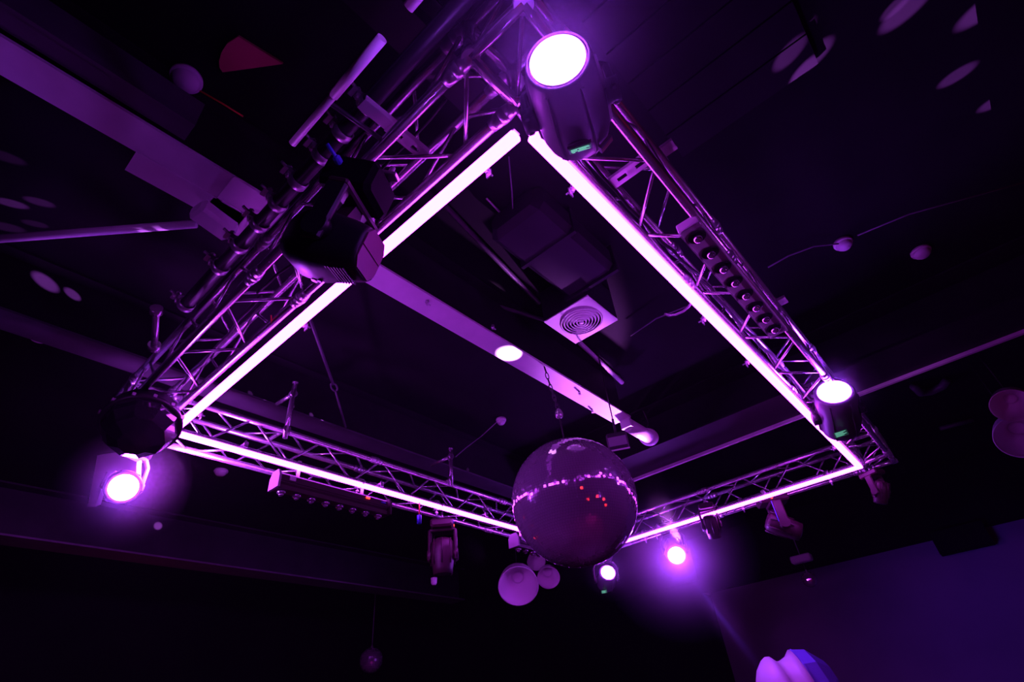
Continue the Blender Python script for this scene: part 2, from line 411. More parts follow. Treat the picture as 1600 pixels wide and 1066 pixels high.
slot_plate(at_z(1214, 476, ZT + .02), .14, 'y', 'slotted steel channel jutting past the upper right truss beside the eight bulbs', tilt=.2)

# row of eight bulbs in the upper right truss
def bulb_bar(p0, p1, width, n, name, label, down, body_mat, depth=.05, bulb=.024, side=None):
    p0 = Vector(p0); p1 = Vector(p1); c = (p0 + p1) / 2; d = (p1 - p0).normalized(); L = (p1 - p0).length
    dn = Vector(down).normalized(); s = d.cross(dn).normalized()
    m = Matrix((d, s, -dn)).transposed().to_4x4(); m.translation = c
    t = empty(name, m=m)
    b = MB(); b.box((0, 0, depth / 2 + .004), (L, width, depth)); b.box((0, width / 2, 0), (L, .006, .028)); b.box((0, -width / 2, 0), (L, .006, .028))
    b.build('body', body_mat, t)
    for k in (-1, 1):
        MB().cbox((k * (L / 2 + .012), 0, depth / 2), (.014, width + .004, depth + .006), .006).build('end_plate', body_mat, t)
    for i in range(n):
        x = -L / 2 + L * (i + .5) / n
        h = MB().lathe([(.045, -.001), (.047, -.004), (.043, -.006), (.030, .002)], 20, Matrix.Translation((x, 0, 0)), cap0=False).build('lamp_cup', M_black, t)
        MB().lathe([(.001, -bulb * 1.25), (bulb * .6, -bulb * 1.0), (bulb * .95, -bulb * .45), (bulb, 0.0), (bulb * .9, bulb * .3)], 18, Matrix.Translation((x, 0, -bulb * .55))).build('bulb', M_glass, h)
    tag(t, label, 'light bar')
    return t
sz = 1.992
bulb_bar((2.05, .398, sz), (3.32, .398, sz), .112, 8, 'bulb_bar', 'pale bar with eight round clear bulbs slung under the upper right truss', (0, 0, -1), M_white)

# dark led battens below the lower left truss
def batten(p0, p1, label, n=8):
    p0 = Vector(p0); p1 = Vector(p1); c = (p0 + p1) / 2; d = (p1 - p0).normalized(); L = (p1 - p0).length
    m = frame(Vector((0, 0, 1)), origin=c); m = Matrix((d, Vector((0, 0, 1)).cross(d), Vector((0, 0, 1)))).transposed().to_4x4(); m.translation = c
    t = empty('led_batten', m=m)
    b = MB(); b.cbox((0, 0, .05), (L, .12, .09), .014); b.box((0, -.064, .035), (L, .008, .012)); b.box((0, 0, -.012), (L, .09, .035)); b.build('housing', M_brown, t)
    for k in (-1, 1): MB().prism([(-.075, -.03), (.075, -.03), (.075, .07), (.045, .12), (-.045, .12), (-.075, .07)], 0, .02, Matrix.Translation((k * (L / 2 + .01), 0, 0)) @ Matrix.Rotation(PI / 2, 4, 'Z') @ Matrix.Rotation(PI / 2, 4, 'X')).build('end_bracket', M_yoke if k < 0 else M_brown, t)
    for i in range(n):
        x = -L / 2 + L * (i + .5) / n
        MB().lathe([(.034, 0), (.034, -.02), (.026, -.028)], 16, Matrix.Translation((x, 0, -.03))).lathe([(.022, -.028), (.018, -.040), (.001, -.048)], 16, Matrix.Translation((x, 0, -.03))).build('lens', M_glass, t)
    for k in (-.3, .3): MB().box((k * L, .064, .19), (.03, .006, .20)).build('hanger', M_steel, t)
    return t
t = batten((1.86, 3.97, 1.79), (2.92, 3.97, 1.79), '')
tag(t, 'dark led batten with a red light on it, below the lower left glowing tube', 'led batten', 'led battens under the lower left truss')
MB().cbox((.30, -.068, .066), (.045, .012, .020), .006).build('red_indicator', M_redled, t)
MB().cbox((.47, -.066, .06), (.05, .012, .014), .004).build('blue_label', M_blue, t)
MB().box((-.42, -.066, .06), (.05, .01, .035)).build('white_label', M_white, t)
t2 = batten((4.72, 3.97, 1.8), (5.7, 3.97, 1.8), '', 8)
tag(t2, 'dark led batten half hidden behind the left edge of the mirror ball', 'led batten', 'led battens under the lower left truss')
MB().box((-.42, -.066, .06), (.05, .01, .035)).build('white_label', M_white, t2)

# vertical pipe stubs standing on the lower left truss, each with two side arms
def stub(x, y, z0, z1, label, arm=.24):
    t = empty('pipe_stub', (x, y, z0))
    MB().tube((0, 0, 0), (0, 0, z1 - z0), .022, 14).lathe([(.026, z1 - z0 - .01), (.026, z1 - z0 + .004)], 14).build('upright', M_alu, t)
    for z in (.08, (z1 - z0) * .78):
        MB().tube((0, 0, z), (-.02, arm, z + .0), .018, 12).tube((0, -.02, z), (0, .02, z), .034, 12).build('side_arm', M_alu, t)
    tag(t, label, 'pipe', 'pipe stubs rising from the lower left truss')
stub(1.90, 4.03, 2.24, 2.80, 'bright upright pipe stub with two side arms on the left part of the lower truss')
stub(3.78, 3.99, 2.26, 2.70, 'thin dim upright pipe stub with side arms midway along the lower truss', .3)

# half couplers and hooks hanging from the lower trusses
def hook():
    b = MB(); b.lathe([(.030, -.018), (.038, -.018), (.038, .018), (.030, .018)], 14, Matrix.Rotation(PI / 2, 4, 'Y'), cap0=False, cap1=False)
    b.box((0, 0, -.05), (.03, .045, .03)); b.tube((0, .05, -.05), (0, -.07, -.05), .007, 8); b.tube((0, -.07, -.05), (.02, -.09, -.02), .01, 8); b.tube((0, 0, -.06), (0, 0, -.13), .008, 8); b.tube((0, 0, -.085), (0, 0, -.10), .017, 6)
    return b
hk = None
hooks = [((560, 745), 'hook clamp on the lower left truss above the red light of the batten', 0), ((682, 775), 'hook clamp on the lower left truss above the dark magenta lamp head', 0),
         ((1000, 805), 'hook clamp on the lower right truss just right of the mirror ball', 1), ((1020, 812), 'hook clamp on the lower right truss holding the hazy lit lamp', 1),
         ((1152, 768), 'hook clamp on the lower right truss left of the dark lamp head', 1), ((1290, 735), 'hook clamp on the lower right truss near the right corner', 1)]
for (p, lab, ax) in hooks:
    if hk is None: hk = hook().build('hook_clamp', M_steel); c = hk
    else: c = hk.copy(); COL.objects.link(c)
    q = at_y(*p, YO) if not ax else at_x(*p, XO); q.z = ZB
    c.location = q; c.rotation_euler = (0, 0, PI / 2 if ax else 0)
    tag(c, lab, 'clamp', 'hook clamps on the lower trusses')

# ================================================================ MOVING HEADS
def head_fixture(lens, rear, Rl, Rb, lit, label, base_up=.30, base=.2, display=True, yoke_mat=None, name='moving_head', slender=1.0, spotlight=None, base_off=(0, 0)):
    lens = Vector(lens); rear = Vector(rear); piv = lens.lerp(rear, .55); L = (lens - rear).length
    ax = (lens - rear).normalized()
    # thing frame: Z up, Y along the horizontal part of the axis
    h = Vector((ax.x, ax.y, 0)); h = h.normalized() if h.length > 1e-3 else Vector((0, 1, 0))
    xx = h.cross(Vector((0, 0, 1)))
    m = Matrix((xx, h, Vector((0, 0, 1)))).transposed().to_4x4(); m.translation = piv + Vector((0, 0, base_up))
    t = empty(name, m=m)
    inv = m.inverted()
    pl = inv @ piv; ll = inv @ lens
    al = (ll - pl).normalized()
    fr = frame(al, up=(1, 0, 0), origin=pl)          # head frame: local Z = beam direction
    zf = (ll - pl).length; zr = zf - L
    ym = yoke_mat or M_blackmetal
    # base
    bx, by = base_off
    b = MB(); b.cbox((bx, by, -.02), (base * 1.15, base, .10), .02); b.box((bx, by, -.075), (base * .7, base * .7, .02)); bo = b.build('base', M_black, t, bevel=0)
    # clamps up to the truss
    q = MB(); q.box((bx, by, .04), (base, .05, .02)); q.tube((bx - .06, by, .04), (bx - .06, by, .09), .012, 10); q.tube((bx + .06, by, .04), (bx + .06, by, .09), .012, 10)
    q.build('mounting_bracket', M_steel, t)
    top = m @ Vector((bx, by, .05))
    if top.z < ZB - .06: MB().tube((bx, by, .05), (bx, by, .05 + ZB - .03 - top.z), .017, 12).build('drop_pole', M_steel, t)
    # yoke
    aw = Rb + .028
    for s in (-1, 1):
        y = MB()
        prof = [(s * .03, 0), (s * (aw + .0), 0), (s * (aw + .022), 0)]
        pts = [Vector((s * .02, by * .5, -.085)), Vector((s * aw * .75, by * .2, -.10)), Vector((s * aw, 0, -.16)), Vector((s * aw, 0, pl.z - .03))]
        for a_, b_ in zip(pts, pts[1:]):
            mid = (a_ + b_) / 2; dd = (b_ - a_); dz = dd.normalized(); yy = Vector((0, 1, 0)); nx = yy.cross(dz).normalized(); yy = dz.cross(nx)
            mm = Matrix((nx, yy, dz)).transposed(); y.cbox(mid, (.026, Rb * .62, dd.length + .012), .006, mm)
        y.tube((s * (aw - .03), 0, pl.z), (s * (aw + .018), 0, pl.z), Rb * .34, 20)
        y.build('yoke_arm', ym, t)
    # head shell: barrel flaring to the back with a rounded tail
    hd = MB()
    hd.lathe([(Rl * 1.0, zf - .006), (Rl * 1.10, zf + .004), (Rl * 1.20, zf - .012), (Rl * 1.27, zf - L * .18), (Rb * .95, zf - L * .42), (Rb, zf - L * .60), (Rb, zf - L * .82), (Rb * .93, zr + L * .06), (Rb * .78, zr), (Rb * .3, zr - .01)], 40, fr, cap0=False)
    for k in range(6):                                # long fins down the shell
        a = k * PI / 3 + .45
        rr = Matrix.Rotation(a, 4, 'Z')
        v0 = [(Rl * 1.24, zf - .03), (Rb * .98, zf - L * .42), (Rb * 1.03, zf - L * .62), (Rb * 1.03, zf - L * .86), (Rb * .85, zr + .01)]
        for (r0, z0), (r1, z1) in zip(v0, v0[1:]):
            hd.add([fr @ rr @ Vector(q) for q in ((r0 - .02, -.008, z0), (r0 + .006, -.004, z0), (r0 + .006, .004, z0), (r0 - .02, .008, z0), (r1 - .02, -.008, z1), (r1 + .006, -.004, z1), (r1 + .006, .004, z1), (r1 - .02, .008, z1))],
                   [(0, 1, 5, 4), (1, 2, 6, 5), (2, 3, 7, 6)])
    ho = hd.build('head', M_darkgrey if lit else M_black, t)
    n = 40
    if lit:
        lz = MB(); lz.lathe([(Rl * .965, zf - .004), (Rl * .8, zf + .004), (Rl * .4, zf + .010), (.001, zf + .012)], n, fr, cap0=False); lz.build('lens', M_lens, ho)
        rg = MB(); rg.lathe([(Rl * .96, zf - .004), (Rl * .98, zf + .003), (Rl * 1.005, zf - .003)], n, fr, cap0=False, cap1=False); rg.build('lens_ring', M_lensrim, ho)
    else:
        lz = MB(); lz.lathe([(Rl * .98, zf - .008), (Rl * .7, zf + .004), (.001, zf + .012)], n, fr, cap0=False); lz.build('lens', M_gloss, ho)
    return t, ho, fr, zf, zr, inv

# 1. the largest lit lamp at the top corner
def largest():
    L = at_d(871, 94, 1.63); Rr = at_d(904, 212, 2.02)
    t, ho, fr, zf, zr, inv = head_fixture(L, Rr, .089, .125, True, '', base_up=.27, base=.15, base_off=(0, -.05))
    tag(t, 'largest lit purple-white lamp head, hanging at the top corner of the truss', 'stage light', 'lit lamp heads on the truss')
    # oval badge, display and label plate on the side facing the camera
    def plate(px0, size, nm, material, off, parent, thick=.008, oval=False):
        # find point on the head's side facing below
        c = inv @ at_d(px0[0], px0[1], px0[2]); axz = (fr.to_3x3() @ Vector((0, 0, 1)))
        rel = c - fr.translation; along = rel.dot(axz); rad = (rel - axz * along); rad.normalize()
        x = axz.cross(rad).normalized(); mm = Matrix((x, axz, rad)).transposed().to_4x4()
        mm.translation = fr.translation + axz * along + rad * off
        b = MB()
        if oval: b.lathe([(1, 0), (1, thick), (.85, thick * 1.6)], 24, mm @ Matrix.Diagonal((size[0] / 2, size[1] / 2, 1, 1)))
        else: b.box((0, 0, 0), (size[0], size[1], thick), None); b.v = [mm @ v for v in b.v]
        return b.build(nm, material, parent), mm
    plate((898, 199, 1.86), (.075, .022), 'badge', M_yoke, .1255, ho, .004, True)
    d, mm = plate((908, 237, 1.84), (.085, .034), 'display_frame', M_yoke, .142, ho, .012)
    b = MB(); b.box((0, 0, .0075), (.076, .026, .003)); b.v = [mm @ v for v in b.v]; b.build('display', M_display, ho)
    b = MB()
    for k, (x0, x1, y) in enumerate([(-.033, .03, .009), (-.033, -.012, .003), (-.005, .033, .003), (-.033, .02, -.003), (-.03, -.02, -.009), (-.01, .033, -.009)]):
        b.box(((x0 + x1) / 2, y, .0095), (x1 - x0, .0016, .001))
    b.v = [mm @ v for v in b.v]; b.build('display_text', M_displaytext, ho)
    d, mm = plate((952, 228, 1.90), (.06, .034), 'label_plate', M_yoke, .142, ho, .012)
    b = MB()
    for y in (-.010, -.002, .007): b.box((0, y, .0068), (.056, .004, .003))
    b.v = [mm @ v for v in b.v]; b.build('label_stripe', M_amber, ho)
    return L, Rr
LP = []
LP.append(largest())
# 2. the dark head in front of the upper left tube
def dark_head():
    L = at_d(592, 402, 2.06); Rr = at_d(452, 372, 2.16)
    piv = L.lerp(Rr, .5); ax = (L - Rr).normalized()
    up = (at_d(535, 285, 2.25) - piv); up = (up - ax * up.dot(ax)).normalized(); sd = ax.cross(up)
    m = Matrix((ax, sd, up)).transposed().to_4x4(); m.translation = piv
    t = empty('moving_head', m=m)
    k = 2.1 / F
    # hull: octagonal sections along local X (towards the front)
    secs = [(-72 * k, .045, .060, .01), (-66 * k, .085, .095, .0), (-40 * k, .118, .125, -.005), (-5 * k, .122, .128, -.005), (38 * k, .108, .110, .0), (60 * k, .098, .098, .0), (66 * k, .092, .092, 0)]
    b = MB(); vs = []
    n = 16
    for (x, w, h, z) in secs:
        for i in range(n):
            a = 2 * PI * (i + .5) / n; ca, sa = math.cos(a), math.sin(a); e = .62
            vs.append(Vector((x, w * math.copysign(abs(ca) ** e, ca), z + h * math.copysign(abs(sa) ** e, sa))))
    fs = []
    for j in range(len(secs) - 1):
        for i in range(n): fs.append((j * n + i, j * n + (i + 1) % n, (j + 1) * n + (i + 1) % n, (j + 1) * n + i))
    b.add(vs, fs, True); b.add(vs, [tuple(range(n)), tuple(range((len(secs) - 1) * n, len(secs) * n))])
    ho = b.build('head', M_matte, t)
    # two-panel front glass
    x = 66 * k
    for s in (-1, 1):
        MB().prism([(-.080, .003), (.080, .003), (.080, .052), (.052, .086), (-.052, .086), (-.080, .052)] if s > 0 else [(-.080, -.003), (.080, -.003), (.080, -.052), (.052, -.086), (-.052, -.086), (-.080, -.052)], 0, .006, Matrix.Translation((x, 0, 0)) @ Matrix(((0, 0, 1, 0), (1, 0, 0, 0), (0, 1, 0, 0), (0, 0, 0, 1)))).build('front_glass', M_frontglass, ho)
    q = MB()
    for i in range(7): q.box((20 * k + i * 5 * k, 0.0, -.114 + i * .001), (.004, .12, .006))
    q.build('vent_grille', M_blackmetal, ho)
    MB().lathe([(.014, 0), (.014, .006)], 12, Matrix.Translation((-20 * k, -.06, -.128)) @ Matrix.Rotation(PI, 4, 'X')).lathe([(.010, 0), (.010, .006)], 12, Matrix.Translation((-8 * k, -.05, -.130)) @ Matrix.Rotation(PI, 4, 'X')).build('badge', M_steel, ho)
    # yoke as inverted U over the head
    for s in (-1, 1):
        y = MB()
        y.cbox((0, s * .150, .07), (.09, .026, .26), .008)
        y.tube((0, s * .118, .0), (0, s * .168, .0), .05, 20)
        y.build('yoke_arm', M_matte, t)
    MB().cbox((0, 0, .205), (.09, .33, .03), .008).build('yoke_bridge', M_brown, t)
    MB().prism([(-.05, -.0), (.05, -.0), (.022, .10), (-.022, .10)], -.03, .03, Matrix.Translation((0, 0, .118)) @ Matrix(((0, 0, 1, 0), (1, 0, 0, 0), (0, 1, 0, 0), (0, 0, 0, 1)))).build('yoke_gusset', M_brown, t)
    MB().cbox((-.03, 0, .30), (.24, .22, .15), .02).build('base', M_flat, t)
    MB().cbox((.02, 0, .385), (.20, .05, .02), .004).tube((-.04, 0, .38), (-.04, 0, .43), .012, 8).tube((.08, 0, .38), (.08, 0, .43), .012, 8).build('mounting_bracket', M_steel, t)
    MB().cbox((-.05, .155, .30), (.03, .04, .03), .008).tube((-.05, .165, .30), (-.09, .20, .33), .008, 8).build('power_plug', M_blue, t)
    tag(t, 'unlit black moving head with a two-panel front, hiding part of the upper left glowing tube', 'stage light', 'unlit lamp heads on the truss')
M_frontglass = mat('front_glass', (0.30, 0.05, 0.16), 0.35, 0.0)
dark_head()
# 3. lamp below the left corner
L = at_d(193, 762, 3.68); Rr = at_d(191, 757, 4.00)
t, ho, fr, zf, zr, inv = head_fixture(L, Rr, .091, .085, True, '', base_up=.31, base=.2, yoke_mat=M_yoke)
tag(t, 'lit round lamp in a pale yoke below the faceted black dome at the left corner', 'stage light', 'lit lamp heads on the truss'); LP.append((L, Rr))
# pale open yoke
def v_yoke(c, s, label_parent):
    b = MB()
    pts = [(137, 792), (152, 712), (182, 708), (214, 722), (212, 760)]
    P3 = [at_d(x, y, 3.82) for x, y in pts]
    inn = [at_d(x, y, 3.82) for x, y in [(149, 792), (162, 752), (180, 735), (200, 745), (204, 760)]]
    n = len(pts); d = fwd * .05
    vs = P3 + inn + [p + d for p in P3] + [p + d for p in inn]
    fs = []
    for i in range(n - 1):
        fs += [(i, i + 1, n + i + 1, n + i), (2 * n + i, 3 * n + i, 3 * n + i + 1, 2 * n + i + 1), (i, 2 * n + i, 2 * n + i + 1, i + 1), (n + i, n + i + 1, 3 * n + i + 1, 3 * n + i)]
    fs += [(0, n, 3 * n, 2 * n), (n - 1, 3 * n - 1, 4 * n - 1, 2 * n - 1)]
    mi = label_parent.matrix_world.inverted() if False else inv
    b.add([mi @ v for v in vs], fs)
    return b.build('yoke_bracket', M_white, label_parent)
v_yoke(None, 1, t)
# 4. lamp near the right corner
L = at_d(1303, 612, 4.25); Rr = at_d(1315, 672, 4.50)
t, ho, fr, zf, zr, inv = head_fixture(L, Rr, .122, .15, True, '', base_up=.26, base=.22, base_off=(0, -.05)); LP.append((L, Rr))
tag(t, 'lit lamp head seen as a flat oval near the right corner of the rectangle', 'stage light', 'lit lamp heads on the truss')
def small_display(px, py, d, w_, h_):
    m = frame((-at_d(px, py, d)).normalized(), origin=at_d(px, py, d)); b = MB().box((0, 0, 0), (w_, h_, .01)); b.v = [inv @ (m @ v) for v in b.v]; o = b.build('display', M_display, ho)
    b = MB()
    for i in range(4): b.box((-w_ * .1 * (i % 2), h_ * (.3 - .2 * i), .006), (w_ * (.8 - .2 * (i % 2)), h_ * .07, .003))
    b.v = [inv @ (m @ v) for v in b.v]; b.build('display_text', M_displaytext, ho)
small_display(1314, 678, 4.28, .10, .045)
# 5. hazy lit lamp right of the ball
L = at_d(1057, 868, 6.6); Rr = at_d(1052, 852, 6.95)
t, ho, fr, zf, zr, inv = head_fixture(L, Rr, .105, .12, True, '', base_up=.30, base=.24); LP.append((L, Rr))
tag(t, 'round lit lamp with a wide purple glow, right of the mirror ball', 'stage light', 'lit lamp heads on the truss')
# 6. small lit lamp under the ball
L = at_d(950, 895, 7.2); Rr = at_d(946, 913, 7.42)
t, ho, fr, zf, zr, inv = head_fixture(L, Rr, .095, .13, True, '', base_up=.30, base=.22); LP.append((L, Rr))
tag(t, 'small tilted lit lamp just under the right side of the mirror ball', 'stage light', 'lit lamp heads on the truss')
small_display(944, 925, 7.25, .08, .04)

# unlit heads hanging under the lower trusses: base box, single visible arm, wedge head
def hanging_head(piv, yaw, pitch, label, red=True, s=1.0, blue=False):
    m = Matrix.Translation(piv) @ Matrix.Rotation(yaw, 4, 'Z') @ Matrix.Scale(s, 4)
    t = empty('moving_head', m=m)
    b = MB(); b.cbox((0, 0, .30), (.34, .24, .09), .02).build('base', M_brown, t)
    if red:
        MB().lathe([(.014, 0), (.012, .006)], 12, Matrix.Translation((-.03, -.122, .295)) @ Matrix.Rotation(PI / 2, 4, 'X')).build('red_indicator', M_redled, t)
        MB().cbox((-.10, -.123, .31), (.06, .006, .02), .004).build('blue_label', M_blue, t)
    MB().cbox((0, 0, .36), (.22, .05, .02), .005).tube((-.08, 0, .36), (-.08, 0, .43), .012, 8).tube((.08, 0, .36), (.08, 0, .43), .012, 8).build('mounting_bracket', M_steel, t)
    gap = ZB - .03 - (piv.z + .36 * s)
    if gap > .03: MB().tube((0, 0, .36), (0, 0, .36 + gap / s), .016, 12).build('drop_pole', M_steel, t)
    for k in (-1, 1):
        y = MB(); y.cbox((0, k * .135, .10), (.115, .035, .33), .015); y.tube((0, k * .11, 0), (0, k * .16, 0), .058, 20)
        o = y.build('yoke_arm', M_brown, t)
        if k < 0: MB().cbox((-.058 if blue else 0, -.153, .13), (.008, .006, .24 if blue else .09), .002).build('edge_light' if blue else 'nameplate', M_blue if blue else M_steel, o)
    MB().cbox((0, 0, .25), (.13, .28, .03), .01).build('yoke_bridge', M_brown, t)
    R_ = Matrix.Rotation(pitch, 4, 'Y')
    hd = MB().lathe([(.035, -.17), (.08, -.165), (.115, -.13), (.125, -.05), (.120, .06), (.105, .13), (.098, .19), (.085, .195)], 24, R_)
    for a in range(8): hd.lathe([(.008, -.15), (.008, .10)], 6, R_ @ Matrix.Rotation(a * PI / 4, 4, 'Z') @ Matrix.Translation((.122, 0, 0)))
    ho = hd.build('head', M_brown, t)
    MB().lathe([(.085, .190), (.06, .203), (.001, .21)], 24, R_, cap0=False).build('lens', M_gloss, ho)
    tag(t, label, 'stage light', 'unlit lamp heads on the truss')
hanging_head(at_d(692, 868, 5.6), .75, PI, 'dark magenta moving head pointing straight down, under the middle of the lower left truss')
hanging_head(at_d(1222, 822, 6.1), 2.1 + PI, 2.1, 'dark moving head with a thin blue edge, under the lower right truss', blue=True)
hanging_head(at_d(1112, 822, 6.3), .4, 2.7, 'dim dark moving head between the hazy lit lamp and the blue-edged one', red=False, s=.72)
hanging_head(at_x(1376, 768, 6.60), 1.1, 2.6, 'faint dark moving head below the right corner of the glowing rectangle', red=True, s=.62)

# faceted black dome under the left corner
def dome():
    c = at_d(221, 663, 3.4); t = empty('effect_light', c)
    Rr = .215
    ax = (Vector((0, 0, -1)) * .8 + (-c.normalized()) * .6).normalized(); fr = frame(ax)
    prof = [(Rr * math.cos(a), Rr * math.sin(a)) for a in (0, .35, .75, 1.15)] + [(.0005, Rr)]
    b = MB(); b.lathe(prof, 10, fr, smooth=False, cap0=False); b.build('faceted_dome', M_gloss, t)
    b = MB(); b.lathe([(Rr * .94, -.10), (Rr * 1.02, -.02), (Rr * 1.06, -.01), (Rr * 1.06, .015), (Rr * 1.0, .02)], 40, fr); b.build('rim', M_black, t)
    b = MB(); b.lathe([(Rr * .6, -.20), (Rr * .9, -.12), (Rr * .94, -.08)], 12, fr, smooth=False); b.build('housing', M_black, t)
    p = Vector((0, 0, ZB)) - Vector((0, 0, c.z))
    for dx in (-.06, .06): MB().tube(fr @ Vector((dx, 0, -.17)), Vector((dx + .05, .1, ZB - c.z - .03)), .014, 8).build('hanging_bracket', M_steel, t)
    for i in range(6):
        a = .5 + i * .5; MB().box(fr @ Vector((Rr * 1.06 * math.cos(a), Rr * 1.06 * math.sin(a), 0)), (.02, .02, .02)).build('bolt', M_steel, t)
    tag(t, 'black faceted dome light under the left corner, mirroring the glowing tube', 'effect light')
dome()

# ================================================================ MIRROR BALL
def mirror_ball(c, r, rows, label, thread_top, thread_from, group=None, seed=1, chain=False, jit=.022):
    c = Vector(c); t = empty('mirror_ball', c); rnd = random.Random(seed)
    MB().lathe([(max(.0001, r * .985 * math.sin(a)), r * .985 * math.cos(a)) for a in [PI * i / 32 for i in range(33)]], 48, cap0=False, cap1=False).build('core', M_blackmetal, t)
    vs = []; fs = []
    dth = PI / rows; g = .045
    for j in range(rows):
        t0 = j * dth; t1 = t0 + dth; tm = (t0 + t1) / 2; n = max(4, int(round(2 * PI * math.sin(tm) / dth)))
        off = rnd.random()
        for i in range(n):
            p0 = 2 * PI * (i + off) / n; p1 = 2 * PI * (i + 1 + off) / n; pm = (p0 + p1) / 2
            nm = Vector((math.sin(tm) * math.cos(pm), math.sin(tm) * math.sin(pm), math.cos(tm)))
            e1 = Vector((-math.sin(pm), math.cos(pm), 0)); e2 = nm.cross(e1)
            nj = (nm + e1 * rnd.gauss(0, jit) + e2 * rnd.gauss(0, jit)).normalized()
            f1 = (e1 - nj * e1.dot(nj)).normalized(); f2 = nj.cross(f1)
            w = (p1 - p0) * math.sin(tm) * r * (1 - g) / 2; h = dth * r * (1 - g) / 2
            k = len(vs); cc = nm * r
            vs += [cc - f1 * w - f2 * h, cc + f1 * w - f2 * h, cc + f1 * w + f2 * h, cc - f1 * w + f2 * h]; fs.append((k, k + 1, k + 2, k + 3))
    me = bpy.data.meshes.new('mirror_tiles'); me.from_pydata([tuple(v) for v in vs], [], fs); me.materials.append(M_mirror)
    o = bpy.data.objects.new('mirror_tiles', me); COL.objects.link(o); o.parent = t
    MB().lathe([(.06 * r * 2, r * .985), (.05 * r * 2, r + .012), (.012, r + .018), (.012, r + .04)], 20).build('top_cap', M_steel, t)
    tag(t, label, 'mirror ball', group)
    return t
BX, BY, BZ, BR = 3.547, 2.32, 1.527, .50
mirror_ball((BX, BY, BZ), BR, 76, 'large mirror ball hanging in the middle of the glowing rectangle', None, None, chain=True)
def ball_rigging():
    top = Vector((3.50, 2.33, 2.745)); t = empty('hanging_chain', (BX, BY, BZ + BR + .03)); o = Vector(t.location)
    sh = Vector((3.535, BY + .005, 2.33))
    MB().tube((0, 0, 0), sh - o - Vector((0, 0, .03)), .007, 8).build('cord', M_cable, t)
    # carabiner / swivel
    b = MB(); b.lathe([(.006, -.06), (.030, -.045), (.037, -.015), (.026, .02), (.010, .04)], 16, Matrix.Translation(sh - o)); b.build('swivel', M_steel, t)
    a = sh - o + Vector((0, 0, .045)); e = top + Vector((-.12, -.03, 0)) - o; n = 8
    for i in range(n):
        c = a.lerp(e, (i + .5) / n) + Vector((0, 0, -.03 * math.sin(PI * (i + .5) / n)))
        d = (e - a).normalized(); fr = frame(d, up=(1, .3, 0), origin=c) @ Matrix.Rotation(PI / 2 * (i % 2), 4, 'Z')
        pts = [fr @ Vector((.014 * math.cos(q), 0, .034 * math.sin(q))) for q in [2 * PI * k / 12 for k in range(12)]]
        MB().path(pts, .0045, 6, True).build('chain_link', M_blackmetal, t)
    tag(t, 'dark chain with swivel and cord from the pale beam down to the large mirror ball', 'chain')
ball_rigging()
# two tiny mirror balls far off
for (px, py, d, r, lab) in [(580, 1032, 9.5, .2, 'tiny mirror ball on a long thread at the bottom, lower left of the large one'), (1265, 906, 9.0, .12, 'tiny bluish mirror ball near the top of the right wall')]:
    mirror_ball(at_d(px, py, d), r, 16, lab, None, None, 'tiny mirror balls far away', seed=px, jit=.05)
def line(name, pts, r, m, label, cat, group=None, n=6):
    o = Vector(pts[0]); ob = MB().path([Vector(p) - o for p in pts], r, n).build(name, m); ob.location = o; return tag(ob, label, cat, group)
c = at_d(580, 1032, 9.5); line('hanging_thread', [c + Vector((0, 0, .24)), Vector((c.x, c.y, 3.29))], .007, M_cablelit, 'long thread holding the tiny mirror ball at the bottom of the photo', 'thread')
c = at_d(1265, 906, 9.0); tp_ = Vector((c.x, c.y, at_d(1262, 870, 8.9).z)); line('hanging_thread', [c + Vector((0, 0, .15)), tp_], .006, M_cable, 'short thread between the pale motor box and the tiny bluish mirror ball', 'thread')
tb = MB().cbox((0, 0, 0), (.16, .34, .12), .02).build('motor_box', M_white); tb.location = tp_ + Vector((0, 0, .05)); tag(tb, 'small pale motor box above the tiny bluish mirror ball', 'box')
line('suspension_rod', [Vector(tb.location) + Vector((0, 0, .06)), Vector((tb.location.x, tb.location.y, 3.29))], .008, M_cablelit, 'thin rod from the ceiling down to the pale motor box', 'rod')

# ================================================================ STEEL BEAMS, DUCT AND VENT
def beam(name, x0, x1, y0, y1, z0, z1, m, label, cat='beam', axis='x', flange=.02):
    t = empty(name, ((x0 + x1) / 2, (y0 + y1) / 2, z0)); lx, ly, h = x1 - x0, y1 - y0, z1 - z0
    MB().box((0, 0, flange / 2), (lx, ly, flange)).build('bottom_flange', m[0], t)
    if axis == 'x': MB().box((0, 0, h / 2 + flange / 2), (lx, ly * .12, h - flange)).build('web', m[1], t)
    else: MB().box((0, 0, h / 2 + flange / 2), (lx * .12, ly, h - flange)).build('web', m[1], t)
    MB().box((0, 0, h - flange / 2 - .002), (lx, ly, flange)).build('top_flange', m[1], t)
    return tag(t, label, cat)
ZB2 = 2.75
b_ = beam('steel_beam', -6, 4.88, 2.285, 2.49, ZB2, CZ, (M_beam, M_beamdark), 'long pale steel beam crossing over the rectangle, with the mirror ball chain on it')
o = MB().box((.35, -.0, -.004), (.36, .30, .006)).box((.16, .17, -.004), (.26, .14, .006)); o.v = [v + Vector((-.15, 0, 0)) for v in o.v]
ox = b_.location.x
def patch(x, y, lx, ly, nm='patch_plate', mm=None, rot=0):
    return MB().box((x - ox, y - 2.3875, -.006), (lx, ly, .008), Matrix.Rotation(rot, 3, 'Z')).build(nm, mm or M_beam, b_)
patch(.36, 2.56, .62, .16)
patch(.60, 2.60, .26, .22)
patch(.50, 2.45, .03, .36)
